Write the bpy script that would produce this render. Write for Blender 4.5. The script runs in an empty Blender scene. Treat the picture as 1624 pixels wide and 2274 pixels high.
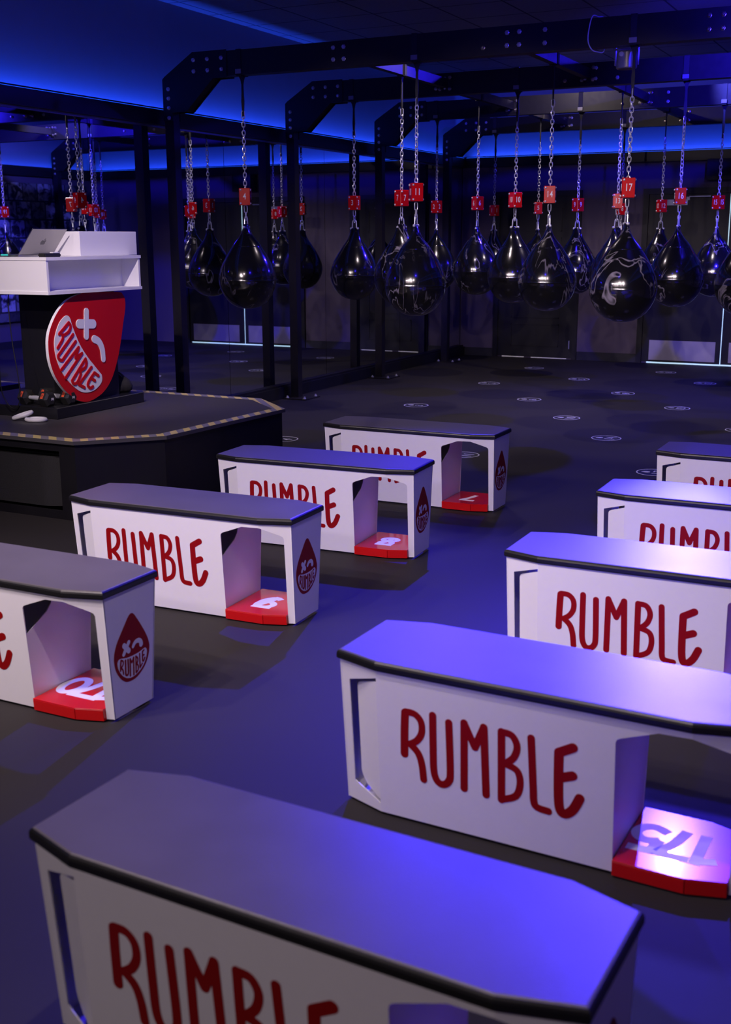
import bpy, bmesh, math, random
from mathutils import Vector, Matrix
random.seed(4)
PI = math.pi
S = bpy.context.scene
C = S.collection

# ------------------------------------------------------------------ camera
def look_camera():
    p, y, r = math.radians(13.5071), math.radians(26.6417), math.radians(-0.1934)
    F = Vector((-math.sin(y)*math.cos(p), math.cos(y)*math.cos(p), -math.sin(p)))
    R = Vector((math.cos(y), math.sin(y), 0)); U = R.cross(F)
    R2 = R*math.cos(r) + U*math.sin(r); U2 = U*math.cos(r) - R*math.sin(r)
    cd = bpy.data.cameras.new('camera'); co = bpy.data.objects.new('camera', cd); C.objects.link(co)
    M = Matrix((R2, U2, -F)).transposed().to_4x4(); M.translation = Vector((0, 0, 1.6))
    co.matrix_world = M
    cd.sensor_fit = 'HORIZONTAL'; cd.sensor_width = 36; cd.lens = 2531/1624*36
    cd.clip_start = .05; cd.clip_end = 60
    cd.dof.use_dof = True; cd.dof.focus_distance = 7.0; cd.dof.aperture_fstop = 6.3
    S.camera = co
look_camera()
S.view_settings.view_transform = 'Standard'; S.view_settings.look = 'None'
S.view_settings.gamma = 1; S.view_settings.use_curve_mapping = False
S.view_settings.exposure = 0.1
w = bpy.data.worlds.new('world'); S.world = w; w.use_nodes = True
w.node_tree.nodes['Background'].inputs[0].default_value = (.05, .05, .25, 1)
w.node_tree.nodes['Background'].inputs[1].default_value = .02

# ------------------------------------------------------------------ lights
def aim(o, loc, tgt):
    o.location = loc
    o.rotation_euler = (Vector(tgt)-Vector(loc)).to_track_quat('-Z', 'Y').to_euler()
def spot(loc, tgt, power, col, size=70, blend=.35, rad=.04):
    l = bpy.data.lights.new('spot', 'SPOT'); l.energy = power; l.color = col
    l.spot_size = math.radians(size); l.spot_blend = blend; l.shadow_soft_size = rad
    o = bpy.data.objects.new('spot', l); C.objects.link(o); aim(o, loc, tgt); return o
def area(loc, tgt, sx, sy, power, col, spread=180, rz=0):
    l = bpy.data.lights.new('area', 'AREA'); l.shape = 'RECTANGLE'; l.size = sx; l.size_y = sy
    l.energy = power; l.color = col; l.spread = math.radians(spread)
    o = bpy.data.objects.new('area', l); C.objects.link(o); o.location = loc
    o.rotation_euler = (PI, 0, rz)      # shines straight up
    return o
BLUE = (.025, .012, 1); WARM = (1, .81, .87); VIO = (.085, .075, 1)
COVE = (.016, .07, 1)
# LED strips in the cove ledges, shining up the walls
area((-6.0855, 6.4, 2.568), None, .02, 17.2, 125, COVE, 165)
area((-2.8, 15.061, 2.568), None, 6.3, .02, 52, COVE, 165)
area((.4355, 6.4, 2.568), None, .02, 17.2, 110, COVE, 165)
# blue stage lights above the punching bags, mixed with added fill spots
spot((-3.28, 8.05, 3.42), (-2.15, 3.9, 0), 1600, BLUE, 42, .8, .03)
spot((-1.52, 8.45, 3.35), (-.35, 3.5, 0), 3000, (.045, .022, 1), 42, .8, .06)
spot((-2.3, 12.75, 3.30), (-.75, 4.2, .45), 5200, VIO, 9, .9, .08)
spot((-3.3, 11.2, 3.42), (-3.0, 9.0, 0), 260, BLUE, 120, .6, .06)
spot((-.9, 12.9, 3.42), (-1.6, 11.0, 0), 260, BLUE, 130, .6, .06)
spot((-.5, 9.25, 3.42), (-.6, 6.2, .4), 900, BLUE, 32, .8, .06)  # added blue spot to colour the rear right bench top
spot((-.9, 8.75, 3.30), (-1.3, 11.4, 2.8), 900, BLUE, 95, .6, .05)
spot((-1.2, 7.2, 3.0), (-1.2, 8.5, 3.56), 40, BLUE, 140, .6, .05)  # added up-light to tint the ceiling blue at the right
spot((-2.2, 5.0, 3.42), (-4.4, 7.4, 2.0), 60, BLUE, 90, .6, .05)
spot((-2.5, 11.5, 3.42), (.4, 13.4, 1.5), 420, (.10, .10, 1), 60, .8, .04)  # added blue fill to brighten the right wall mural in the mirrors
spot((-2.2, 11.6, 3.42), (.4, 12.6, 1.0), 45, WARM, 60, .8, .04)  # added white fill for the same mural
# white ceiling spots over the bench side of the room, then an added podium spot
for x, y, tx, e, a in ((-4.9, 1.3, -3.6, 1, 66), (-4.0, .7, -3.0, 1, 66), (-3.2, 1.4, -2.6, 1, 66), (-2.5, .6, -2.2, .9, 62), (-1.3, .9, -.9, .55, 50), (-.5, 1.3, -.6, .45, 50)):
    spot((x, y, 3.42), (tx, y+3.6, .3), 185*e, WARM, a, .8, .035)
for x, y, tx, e in ((-4.0, -2.2, -2.8, 1), (-2.6, -2.4, -1.6, 1), (-.6, -2.2, -.6, .6)):
    spot((x, y, 3.42), (tx, y+4.0, .3), 80*e, WARM, 60, .6, .035)
for x, y in ((-1.1, 1.5), (-2.7, 1.6)):
    spot((x, y, 3.42), (x, y+.3, 0), 95, WARM, 100, .7, .035)
spot((-3.6, 3.4, 3.42), (-5.0, 6.0, 1.3), 380, WARM, 34, .8, .035)  # added spot to whiten the podium and its sign
# white spots thrown onto the row of bags
for x, y, tx in ((-4.6, 2.3, -4.9), (-4.1, 1.2, -4.2), (-3.2, 2.4, -3.8), (-2.7, 1.0, -3.2), (-1.9, 2.2, -2.9), (-1.3, 1.1, -2.3), (-.6, 2.3, -2.0), (-.1, 1.2, -1.5)):
    spot((x, y, 3.42), (tx, 9.6, 1.25), 190, WARM, 22, .5, .024)
# dim white downlights over the rig
for x, y in ((-4.6, 10.9), (-2.3, 10.6), (-4.0, 12.9), (-3.9, 9.0)):
    spot((x, y, 3.42), (x, y-.1, 0), 60, WARM, 110, .6, .03)
spot((-3.8, 10.9, 3.30), (-3.7, 12.1, 2.95), 22, WARM, 75, .6, .03)

# ------------------------------------------------------------------ materials
def mat(name, col, rough=.5, metal=0, spec=.5, noise=0, nscale=8, bump=0, bscale=200, coat=0, emit=None, estr=0):
    m = bpy.data.materials.new(name); m.use_nodes = True; nt = m.node_tree
    b = nt.nodes['Principled BSDF']
    b.inputs['Base Color'].default_value = (*col, 1); b.inputs['Roughness'].default_value = rough
    b.inputs['Metallic'].default_value = metal; b.inputs['Specular IOR Level'].default_value = spec
    b.inputs['Coat Weight'].default_value = coat; b.inputs['Coat Roughness'].default_value = .05
    tc = nt.nodes.new('ShaderNodeTexCoord')
    if noise:
        n = nt.nodes.new('ShaderNodeTexNoise'); n.inputs['Scale'].default_value = nscale; n.inputs['Detail'].default_value = 6
        nt.links.new(tc.outputs['Object'], n.inputs['Vector'])
        mx = nt.nodes.new('ShaderNodeMix'); mx.data_type = 'RGBA'
        mx.inputs[6].default_value = (*[c*(1-noise) for c in col], 1); mx.inputs[7].default_value = (*[min(1, c*(1+noise)) for c in col], 1)
        nt.links.new(n.outputs['Fac'], mx.inputs[0]); nt.links.new(mx.outputs[2], b.inputs['Base Color'])
        mr = nt.nodes.new('ShaderNodeMapRange'); mr.inputs[3].default_value = max(0, rough-.35*noise*rough*2); mr.inputs[4].default_value = min(1, rough+.35*noise*rough*2)
        nt.links.new(n.outputs['Fac'], mr.inputs[0]); nt.links.new(mr.outputs[0], b.inputs['Roughness'])
    if bump:
        n2 = nt.nodes.new('ShaderNodeTexNoise'); n2.inputs['Scale'].default_value = bscale; n2.inputs['Detail'].default_value = 3
        nt.links.new(tc.outputs['Object'], n2.inputs['Vector'])
        bp = nt.nodes.new('ShaderNodeBump'); bp.inputs['Strength'].default_value = bump; bp.inputs['Distance'].default_value = .002
        nt.links.new(n2.outputs['Fac'], bp.inputs['Height']); nt.links.new(bp.outputs[0], b.inputs['Normal'])
    if emit:
        b.inputs['Emission Color'].default_value = (*emit, 1); b.inputs['Emission Strength'].default_value = estr
    return m
M = dict(
 floor=mat('rubber_floor', (.033, .030, .030), .65, spec=.15, noise=.12, nscale=3, bump=.5, bscale=420),
 wall=mat('painted_wall', (.13, .10, .145), .7, noise=.05, bump=.15, bscale=300),
 uwall=mat('upper_wall', (.20, .20, .22), .75, noise=.05),
 black=mat('black_steel', (.014, .012, .014), .45, noise=.2, nscale=20),
 trim=mat('black_trim', (.015, .015, .017), .4),
 door=mat('black_door', (.010, .010, .012), .5, noise=.15),
 base=mat('baseboard', (.03, .03, .035), .5),
 mirror=mat('mirror_glass', (.72, .75, .80), .012, metal=1),
 white=mat('white_plastic', (.80, .79, .80), .38, noise=.02, nscale=30),
 wlam=mat('white_laminate', (.86, .86, .87), .35),
 red=mat('red_gloss', (.62, .004, .006), .2, coat=.5, noise=.04),
 redv=mat('red_vinyl', (.27, .001, .002), .5, spec=.25),
 redb=mat('red_board', (.62, .008, .012), .25, noise=.03),
 pad=mat('grey_pad', (.125, .112, .112), .36, noise=.16, nscale=5, bump=.25, bscale=260),
 edge=mat('black_rubber_edge', (.008, .008, .009), .38),
 decal=mat('white_vinyl', (.80, .80, .84), .4),
 chrome=mat('chain_steel', (.85, .86, .88), .25, metal=.55),
 brass=mat('zinc_bolt', (.62, .55, .42), .28, metal=1),
 strap=mat('black_webbing', (.02, .02, .023), .7, bump=.4, bscale=700),
 steel=mat('brushed_steel', (.55, .52, .56), .4, metal=.6, noise=.2, nscale=4),
 alu=mat('space_grey_aluminium', (.36, .35, .36), .36, metal=1),
 logo=mat('polished_logo', (.12, .12, .13), .15, metal=1),
 rubber=mat('black_rubber', (.014, .014, .014), .55, noise=.2, nscale=30),
 grille=mat('speaker_grille', (.014, .014, .015), .6, bump=1, bscale=500),
 carpetdeck=mat('deck_rubber', (.06, .056, .06), .5, noise=.1, nscale=4, bump=.4, bscale=400),
 skirt=mat('black_skirt', (.007, .0065, .009), .5, spec=.3, noise=.35, nscale=5),
 podium=mat('podium_black', (.012, .012, .015), .3),
 orange=mat('orange_label', (.7, .09, .03), .45),
 cable=mat('black_cable', (.01, .01, .011), .4),
 teal=mat('teal_plug', (.02, .55, .45), .4),
 fabric=mat('dark_fabric', (.010, .009, .012), .85, noise=.3, nscale=25, bump=.6, bscale=150),
 glow=mat('light_gap', (.8, .9, 1), .5, emit=(.55, .85, 1), estr=.8),
 glow2=mat('dim_light_gap', (.8, .8, .8), .5, emit=(.9, .8, .75), estr=.12),
 blueglow=mat('led_strip', (.1, .3, 1), .5, emit=(.01, .09, 1), estr=.8),
 fixture=mat('fixture_grey', (.30, .29, .34), .35, metal=.3),
 silver=mat('door_closer', (.45, .46, .62), .35, metal=.5),
 stripe=None, ceil=None, bagm=None, mural=None)

def nodes_mat(name):
    m = bpy.data.materials.new(name); m.use_nodes = True
    return m, m.node_tree, m.node_tree.nodes['Principled BSDF']
def mth(nt, op, a, b=None):
    n = nt.nodes.new('ShaderNodeMath'); n.operation = op
    for i, v in enumerate((a, b)):
        if v is None: continue
        if isinstance(v, (int, float)): n.inputs[i].default_value = v
        else: nt.links.new(v, n.inputs[i])
    return n.outputs[0]
def rgbmix(nt, f, a, b):
    mx = nt.nodes.new('ShaderNodeMix'); mx.data_type = 'RGBA'
    nt.links.new(f, mx.inputs[0])
    for i, v in ((6, a), (7, b)):
        if isinstance(v, tuple): mx.inputs[i].default_value = (*v, 1)
        else: nt.links.new(v, mx.inputs[i])
    return mx.outputs[2]
# hazard tape
m, nt, b = nodes_mat('hazard_tape'); g = nt.nodes.new('ShaderNodeNewGeometry'); sx = nt.nodes.new('ShaderNodeSeparateXYZ')
nt.links.new(g.outputs['Position'], sx.inputs[0])
d = mth(nt, 'ADD', mth(nt, 'MULTIPLY', sx.outputs[0], 1.0), mth(nt, 'MULTIPLY', sx.outputs[1], .9))
f = mth(nt, 'GREATER_THAN', mth(nt, 'FRACT', mth(nt, 'MULTIPLY', d, 8.5)), .5)
nt.links.new(rgbmix(nt, f, (.34, .32, .38), (.95, .78, .30)), b.inputs['Base Color']); b.inputs['Roughness'].default_value = .22
M['stripe'] = m
# ceiling tiles
m, nt, b = nodes_mat('ceiling_tiles'); g = nt.nodes.new('ShaderNodeNewGeometry'); sx = nt.nodes.new('ShaderNodeSeparateXYZ')
nt.links.new(g.outputs['Position'], sx.inputs[0])
fx = mth(nt, 'LESS_THAN', mth(nt, 'FRACT', mth(nt, 'DIVIDE', mth(nt, 'ADD', sx.outputs[0], 20.07), .61)), .03)
fy = mth(nt, 'LESS_THAN', mth(nt, 'FRACT', mth(nt, 'DIVIDE', sx.outputs[1], .61)), .03)
f = mth(nt, 'MAXIMUM', fx, fy)
ns = nt.nodes.new('ShaderNodeTexNoise'); ns.inputs['Scale'].default_value = 60; nt.links.new(g.outputs['Position'], ns.inputs['Vector'])
nt.links.new(rgbmix(nt, f, rgbmix(nt, ns.outputs['Fac'], (.16, .16, .17), (.22, .22, .23)), (.03, .03, .03)), b.inputs['Base Color'])
b.inputs['Roughness'].default_value = .8
M['ceil'] = m
# marbled black vinyl of the bags
m, nt, b = nodes_mat('marbled_black_vinyl'); tc = nt.nodes.new('ShaderNodeTexCoord'); oi = nt.nodes.new('ShaderNodeObjectInfo')
va = nt.nodes.new('ShaderNodeVectorMath'); va.operation = 'ADD'; nt.links.new(tc.outputs['Object'], va.inputs[0])
cb = nt.nodes.new('ShaderNodeCombineXYZ'); r10 = mth(nt, 'MULTIPLY', oi.outputs['Random'], 17.0)
nt.links.new(r10, cb.inputs[0]); nt.links.new(r10, cb.inputs[1]); nt.links.new(cb.outputs[0], va.inputs[1])
mp = nt.nodes.new('ShaderNodeMapping'); mp.inputs['Scale'].default_value = (1.3, 1.3, .55); nt.links.new(va.outputs[0], mp.inputs[0])
n1 = nt.nodes.new('ShaderNodeTexNoise'); n1.inputs['Scale'].default_value = 2.6; n1.inputs['Detail'].default_value = 3; n1.inputs['Distortion'].default_value = 2.2
nt.links.new(mp.outputs[0], n1.inputs['Vector'])
band = mth(nt, 'ABSOLUTE', mth(nt, 'SUBTRACT', n1.outputs['Fac'], .56))
mr = nt.nodes.new('ShaderNodeMapRange'); mr.inputs[1].default_value = .0; mr.inputs[2].default_value = .022; mr.inputs[3].default_value = 1; mr.inputs[4].default_value = 0
nt.links.new(band, mr.inputs[0])
n3 = nt.nodes.new('ShaderNodeTexNoise'); n3.inputs['Scale'].default_value = 1.7; nt.links.new(va.outputs[0], n3.inputs['Vector'])
gate = nt.nodes.new('ShaderNodeMapRange'); gate.inputs[1].default_value = .44; gate.inputs[2].default_value = .56; nt.links.new(n3.outputs['Fac'], gate.inputs[0])
nt.links.new(rgbmix(nt, mth(nt, 'MULTIPLY', mth(nt, 'MULTIPLY', mr.outputs[0], gate.outputs[0]), .8), (.006, .006, .007), (.34, .31, .38)), b.inputs['Base Color'])
b.inputs['Roughness'].default_value = .17; b.inputs['Specular IOR Level'].default_value = .7; b.inputs['Coat Weight'].default_value = 1; b.inputs['Coat Roughness'].default_value = .04
M['bagm'] = m
# photo mural
m, nt, b = nodes_mat('photo_mural'); tc = nt.nodes.new('ShaderNodeTexCoord'); sx = nt.nodes.new('ShaderNodeSeparateXYZ'); cb = nt.nodes.new('ShaderNodeCombineXYZ')
nt.links.new(tc.outputs['Object'], sx.inputs[0]); nt.links.new(sx.outputs[1], cb.inputs[0]); nt.links.new(sx.outputs[2], cb.inputs[1])
br = nt.nodes.new('ShaderNodeTexBrick'); br.inputs['Scale'].default_value = 1; br.inputs['Brick Width'].default_value = .31; br.inputs['Row Height'].default_value = .27
br.inputs['Mortar Size'].default_value = .012; br.inputs['Color1'].default_value = (.6, .6, .6, 1); br.inputs['Color2'].default_value = (.06, .06, .06, 1); br.inputs['Mortar'].default_value = (.02, .02, .02, 1)
nt.links.new(cb.outputs[0], br.inputs['Vector'])
ns = nt.nodes.new('ShaderNodeTexNoise'); ns.inputs['Scale'].default_value = 9; ns.inputs['Detail'].default_value = 5; ns.inputs['Distortion'].default_value = .8
nt.links.new(cb.outputs[0], ns.inputs['Vector'])
rp = nt.nodes.new('ShaderNodeMapRange'); rp.inputs[1].default_value = .42; rp.inputs[2].default_value = .58; nt.links.new(ns.outputs['Fac'], rp.inputs[0])
nt.links.new(rgbmix(nt, rp.outputs[0], (.03, .03, .035), br.outputs['Color']), b.inputs['Base Color']); b.inputs['Roughness'].default_value = .5
M['mural'] = m

# ------------------------------------------------------------------ mesh helpers
def obj(name, bm, mats, parent=None, smooth=False, loc=None):
    me = bpy.data.meshes.new(name)
    bmesh.ops.recalc_face_normals(bm, faces=bm.faces[:]) if not bm.get('keep') else None
    bm['bm'].to_mesh(me) if isinstance(bm, dict) else bm.to_mesh(me)
    return me
class BM:
    def __init__(s): s.b = bmesh.new()
    def box(s, x0, x1, y0, y1, z0, z1, mi=0):
        v = [s.b.verts.new(p) for p in ((x0,y0,z0),(x1,y0,z0),(x1,y1,z0),(x0,y1,z0),(x0,y0,z1),(x1,y0,z1),(x1,y1,z1),(x0,y1,z1))]
        for q in ((0,3,2,1),(4,5,6,7),(0,1,5,4),(1,2,6,5),(2,3,7,6),(3,0,4,7)):
            s.b.faces.new([v[i] for i in q]).material_index = mi
        return v
    def prism(s, bot, top, mi=0):
        a = [s.b.verts.new(p) for p in bot]; c = [s.b.verts.new(p) for p in top]; n = len(a)
        s.b.faces.new(a[::-1]).material_index = mi; s.b.faces.new(c).material_index = mi
        for i in range(n): s.b.faces.new((a[i], a[(i+1) % n], c[(i+1) % n], c[i])).material_index = mi
    def plate(s, pts, off, mi=0):
        off = Vector(off); s.prism([Vector(p) for p in pts], [Vector(p)+off for p in pts], mi)
    def rings(s, rings, cap=True, mi=0, closed=False):
        vs = [[s.b.verts.new(p) for p in r] for r in rings]; n = len(vs[0])
        m = len(vs)
        for k in range(m if closed else m-1):
            A, B = vs[k], vs[(k+1) % m]
            for i in range(n): s.b.faces.new((A[i], A[(i+1) % n], B[(i+1) % n], B[i])).material_index = mi
        if cap and not closed:
            s.b.faces.new(vs[0][::-1]).material_index = mi; s.b.faces.new(vs[-1]).material_index = mi
        return vs
    def lathe(s, prof, n=32, c=(0,0,0), mi=0, sq=None):
        R = []
        for k, (r, z) in enumerate(prof):
            fx, fy = (1, 1) if sq is None else sq(z)
            R.append([(c[0]+max(r,1e-4)*fx*math.cos(2*PI*i/n), c[1]+max(r,1e-4)*fy*math.sin(2*PI*i/n), c[2]+z) for i in range(n)])
        s.rings(R, True, mi)
    def tube(s, pts, r, n=8, closed=False, mi=0):
        pts = [Vector(p) for p in pts]; N = len(pts); R = []; prev = None
        for k in range(N):
            a = pts[(k-1) % N] if (closed or k) else pts[0]; c = pts[(k+1) % N] if (closed or k < N-1) else pts[-1]
            t = (c-a).normalized()
            if prev is None:
                u = t.cross(Vector((0,0,1)))
                if u.length < .1: u = t.cross(Vector((1,0,0)))
            else: u = prev - t*prev.dot(t)
            u.normalize(); prev = u; v = t.cross(u); rr = r[k] if isinstance(r, (list, tuple)) else r
            R.append([pts[k]+u*rr*math.cos(2*PI*i/n)+v*rr*math.sin(2*PI*i/n) for i in range(n)])
        s.rings(R, True, mi, closed)
    def cyl(s, a, c, r, n=16, mi=0): s.tube([a, c], r, n, mi=mi)
    def sph(s, c, r, n=10, mi=0, sc=(1,1,1)):
        prof = [(math.sin(PI*k/8), -math.cos(PI*k/8)) for k in range(9)]
        R = [[(c[0]+max(q,1e-3)*r*sc[0]*math.cos(2*PI*i/n), c[1]+max(q,1e-3)*r*sc[1]*math.sin(2*PI*i/n), c[2]+z*r*sc[2]) for i in range(n)] for q, z in prof]
        s.rings(R, True, mi)
    def mesh(s, name, mats, smooth=False, fix=True):
        if fix: bmesh.ops.recalc_face_normals(s.b, faces=s.b.faces[:])
        me = bpy.data.meshes.new(name); s.b.to_mesh(me); s.b.free()
        for m in (mats if isinstance(mats, list) else [mats]): me.materials.append(m)
        if smooth:
            me.polygons.foreach_set('use_smooth', [True]*len(me.polygons))
            try: me.set_sharp_from_angle(angle=math.radians(smooth if smooth is not True else 40))
            except Exception: pass
        return me
    def build(s, name, mats, parent=None, smooth=False, fix=True, **k):
        o = bpy.data.objects.new(name, s.mesh(name, mats, smooth, fix)); C.objects.link(o)
        if parent: o.parent = parent
        for a, v in k.items(): o[a] = v
        return o
def thing(name, label, cat, loc=(0,0,0), rz=0, group=None):
    o = bpy.data.objects.new(name, None); C.objects.link(o); o.location = loc; o.rotation_euler = (0,0,rz)
    o.empty_display_size = .1; tag(o, label, cat, group); return o
def tag(o, label, cat, group=None):
    o['label'] = label; o['category'] = cat
    if group: o['group'] = group
    return o
def struct(bm, name, m, smooth=False):
    o = bm.build(name, m, None, smooth); o['kind'] = 'structure'; return o
def put(name, me, parent, loc=(0,0,0), rot=(0,0,0)):
    o = bpy.data.objects.new(name, me); C.objects.link(o); o.parent = parent; o.location = loc; o.rotation_euler = rot; return o
def copy_tree(o, parent=None):
    c = o.copy(); C.objects.link(c); c.parent = parent
    for ch in list(o.children): copy_tree(ch, c)
    return c
def smoothline(p, n=6, closed=False):
    out = []; N = len(p)
    for i in range(N if closed else N-1):
        g = lambda k: Vector(p[k % N]) if closed else Vector(p[max(0, min(N-1, k))])
        a, b_, c, d = g(i-1), g(i), g(i+1), g(i+2)
        for k in range(n):
            t = k/n
            out.append(.5*((2*b_)+(-a+c)*t+(2*a-5*b_+4*c-d)*t*t+(-a+3*b_-3*c+d)*t*t*t))
    if not closed: out.append(Vector(p[-1]))
    return out
# flat lettering: strokes and filled shapes in 2D, mapped onto a surface by fn(u, v, height)
def fill2d(B, poly, fn, h0, h1, mi=0):
    B.prism([fn(p[0], p[1], h0) for p in poly], [fn(p[0], p[1], h1) for p in poly], mi)
_lay = [0]
def stroke2d(B, pts, w, fn, h0, h1, mi=0, smooth=True, closed=False, round_=True):
    # one band with its own outline; each stroke sits a hair above the last so crossings stay clean
    _lay[0] = (_lay[0]+1) % 5; h1 = h1+_lay[0]*.00008
    P = [Vector(p) for p in pts]
    if smooth and len(P) > 2: P = smoothline(P, 5, closed)
    n = len(P); L, R = [], []
    ww = lambda k: (w[0]+(w[1]-w[0])*k/(n-1))/2 if isinstance(w, tuple) else w/2
    for k in range(n):
        a = P[(k-1) % n] if closed else P[max(k-1, 0)]; c = P[(k+1) % n] if closed else P[min(k+1, n-1)]
        t = (c-a).normalized(); nr = Vector((-t.y, t.x)); L.append(P[k]+nr*ww(k)); R.append(P[k]-nr*ww(k))
    T_ = lambda v: B.b.verts.new(fn(v.x, v.y, h1)); D_ = lambda v: B.b.verts.new(fn(v.x, v.y, h0))
    LT, RT = [T_(v) for v in L], [T_(v) for v in R]
    for k in range(n if closed else n-1):
        B.b.faces.new((LT[k], LT[(k+1) % n], RT[(k+1) % n], RT[k])).material_index = mi
    def sides(ring, loop):
        low = [D_(p) for p, v in ring]; m = len(ring)
        for k in range(m if loop else m-1): B.b.faces.new((ring[k][1], ring[(k+1) % m][1], low[(k+1) % m], low[k])).material_index = mi
    if closed:
        sides(list(zip(L, LT)), True); sides(list(zip(R, RT)), True); return
    def cap(c, d, r):
        a0 = math.atan2(d.y, d.x); return [c+Vector((math.cos(a0+t), math.sin(a0+t)))*r for t in [PI/2-PI*j/9 for j in range(1, 9)]]
    c1 = cap(P[-1], P[-1]-P[-2], ww(n-1)) if round_ else []; c0 = cap(P[0], P[0]-P[1], ww(0)) if round_ else []
    c1t, c0t = [T_(v) for v in c1], [T_(v) for v in c0]
    if round_: B.b.faces.new([LT[-1]]+c1t+[RT[-1]]).material_index = mi; B.b.faces.new([RT[0]]+c0t+[LT[0]]).material_index = mi
    sides(list(zip(L, LT))+list(zip(c1, c1t))+list(zip(R, RT))[::-1]+list(zip(c0, c0t)), True)
def ell(cx, cy, rx, ry, n=20): return [(cx+rx*math.cos(2*PI*k/n), cy+ry*math.sin(2*PI*k/n)) for k in range(n)]
DIG = {'0': [(ell(.3,.5,.205,.40), 1)], '1': [([(.37,1.0), (.37,0)], 0), ([(.10,.76), (.37,.90)], 0)],
 '2': [([(.10,.68), (.15,.84), (.30,.905), (.46,.83), (.48,.68), (.38,.48), (.12,.12)], 0), ([(.04,.095), (.56,.095)], 0)],
 '3': [([(.09,.74), (.17,.87), (.32,.905), (.46,.82), (.45,.65), (.33,.55), (.22,.54)], 0), ([(.22,.53), (.38,.52), (.50,.40), (.48,.20), (.32,.095), (.16,.12), (.07,.27)], 0)],
 '4': [([(.41,1), (.41,0)], 0), ([(.40,.93), (.08,.32)], 0), ([(.0,.27), (.58,.27)], 0)],
 '5': [([(.52,.905), (.12,.905)], 0), ([(.19,.95), (.13,.50)], 0), ([(.13,.50), (.27,.58), (.42,.55), (.50,.37), (.44,.18), (.28,.095), (.07,.20)], 0)],
 '6': [(ell(.3,.31,.205,.22), 1), ([(.10,.30), (.11,.58), (.20,.80), (.34,.905), (.50,.80)], 0)],
 '7': [([(.05,.905), (.56,.905)], 0), ([(.50,.88), (.34,.50), (.24,0)], 0)],
 '8': [(ell(.3,.71,.175,.195), 1), (ell(.3,.29,.21,.20), 1)], '9': None}
DIG['9'] = [([(.6-x, 1-y) for x, y in p], c) for p, c in DIG['6']]
def digits(B, txt, cx, cy, hgt, fn, h0, h1, sx=1.0, adv=.78, w=.19):
    tot = adv*(len(txt)-1)
    for k, ch in enumerate(txt):
        ox = (k*adv-tot/2-.3)
        for pts, c in DIG[ch]:
            stroke2d(B, [(cx+(x+ox)*hgt*sx, cy+(y-.5)*hgt) for x, y in pts], w*hgt, fn, h0, h1, 0, True, bool(c), False)
def text_mesh(txt, size, mt, bold=0, ext=.0006, sx=1):
    cu = bpy.data.curves.new('txt', 'FONT'); cu.body = txt; cu.size = size; cu.align_x = 'CENTER'; cu.align_y = 'CENTER'
    cu.extrude = ext; cu.offset = bold*size; cu.resolution_u = 4; cu.space_character = 1.05
    o = bpy.data.objects.new('txt', cu); C.objects.link(o)
    bpy.context.view_layer.update()
    me = bpy.data.meshes.new_from_object(o.evaluated_get(bpy.context.evaluated_depsgraph_get()))
    bpy.data.objects.remove(o); bpy.data.curves.remove(cu)
    if sx != 1: me.transform(Matrix.Diagonal((sx, 1, 1, 1)))
    me.materials.clear(); me.materials.append(mt); return me
def bent(P, B_):
    return P

# ------------------------------------------------------------------ room shell
XM, XR, YB, YF, ZC = -6.05, .40, 15.05, -4.0, 3.54
b = BM(); b.box(XM-.15, XR+.15, YF, YB+.15, -.1, 0); struct(b, 'floor', M['floor'])
b = BM(); b.box(XM-.3, XR+.3, YF, YB+.3, ZC, ZC+.1); struct(b, 'ceiling', M['ceil'])
b = BM(); b.box(XM-.3, XM-.02, YF, YB+.3, 0, 2.56); b.box(XM-.3, XM-.09, YF, YB+.3, 2.56, ZC, 1); struct(b, 'wall_left', [M['wall'], M['uwall']])
b = BM(); b.box(XM, XR, YB, YB+.3, 0, 2.56); b.box(XM-.15, XR+.15, YB+.09, YB+.3, 2.56, ZC, 1); struct(b, 'wall_back', [M['wall'], M['uwall']])
b = BM(); b.box(XR, XR+.3, YF, YB, 0, 2.56); b.box(XR+.09, XR+.3, YF, YB+.3, 2.56, ZC, 1); struct(b, 'wall_right', [M['wall'], M['uwall']])
b = BM(); b.box(XM-.3, XR+.3, YF-.2, YF, 0, ZC); struct(b, 'wall_front', M['wall'])
# cove ledges: front lip with a channel
b = BM(); b.box(XM-.02, XM+.055, YF, YB, 2.525, 2.60); b.box(XM-.02, XM+.02, YF, YB, 2.60, 2.665); b.box(XM+.02, XM+.05, YF, YB, 2.60, 2.645)
struct(b, 'trim_1', M['trim'])
b = BM(); b.box(XM+.055, XR-.055, YB-.055, YB, 2.525, 2.60); b.box(XM+.02, XR-.02, YB-.02, YB, 2.60, 2.665); b.box(XM+.05, XR-.05, YB-.05, YB-.02, 2.60, 2.645)
struct(b, 'trim_2', M['trim'])
b = BM(); b.box(XR-.055, XR+.02, YF, YB, 2.525, 2.60); b.box(XR-.02, XR+.02, YF, YB, 2.60, 2.665); struct(b, 'trim_3', M['trim'])
b = BM(); b.box(XM+.0, XM+.075, YF, YB-.0, 0, .115); b.box(XM, XM+.045, YF, YB, .115, .135); struct(b, 'baseboard_left', M['trim'])
b = BM(); b.box(XM+.075, -5.56, YB-.018, YB, 0, .11); b.box(-4.36, -3.56, YB-.018, YB, 0, .11); struct(b, 'baseboard_back', M['base'])
b = BM(); b.box(XR-.018, XR, YF, YB, 0, .11); struct(b, 'baseboard_right', M['base'])
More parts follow.
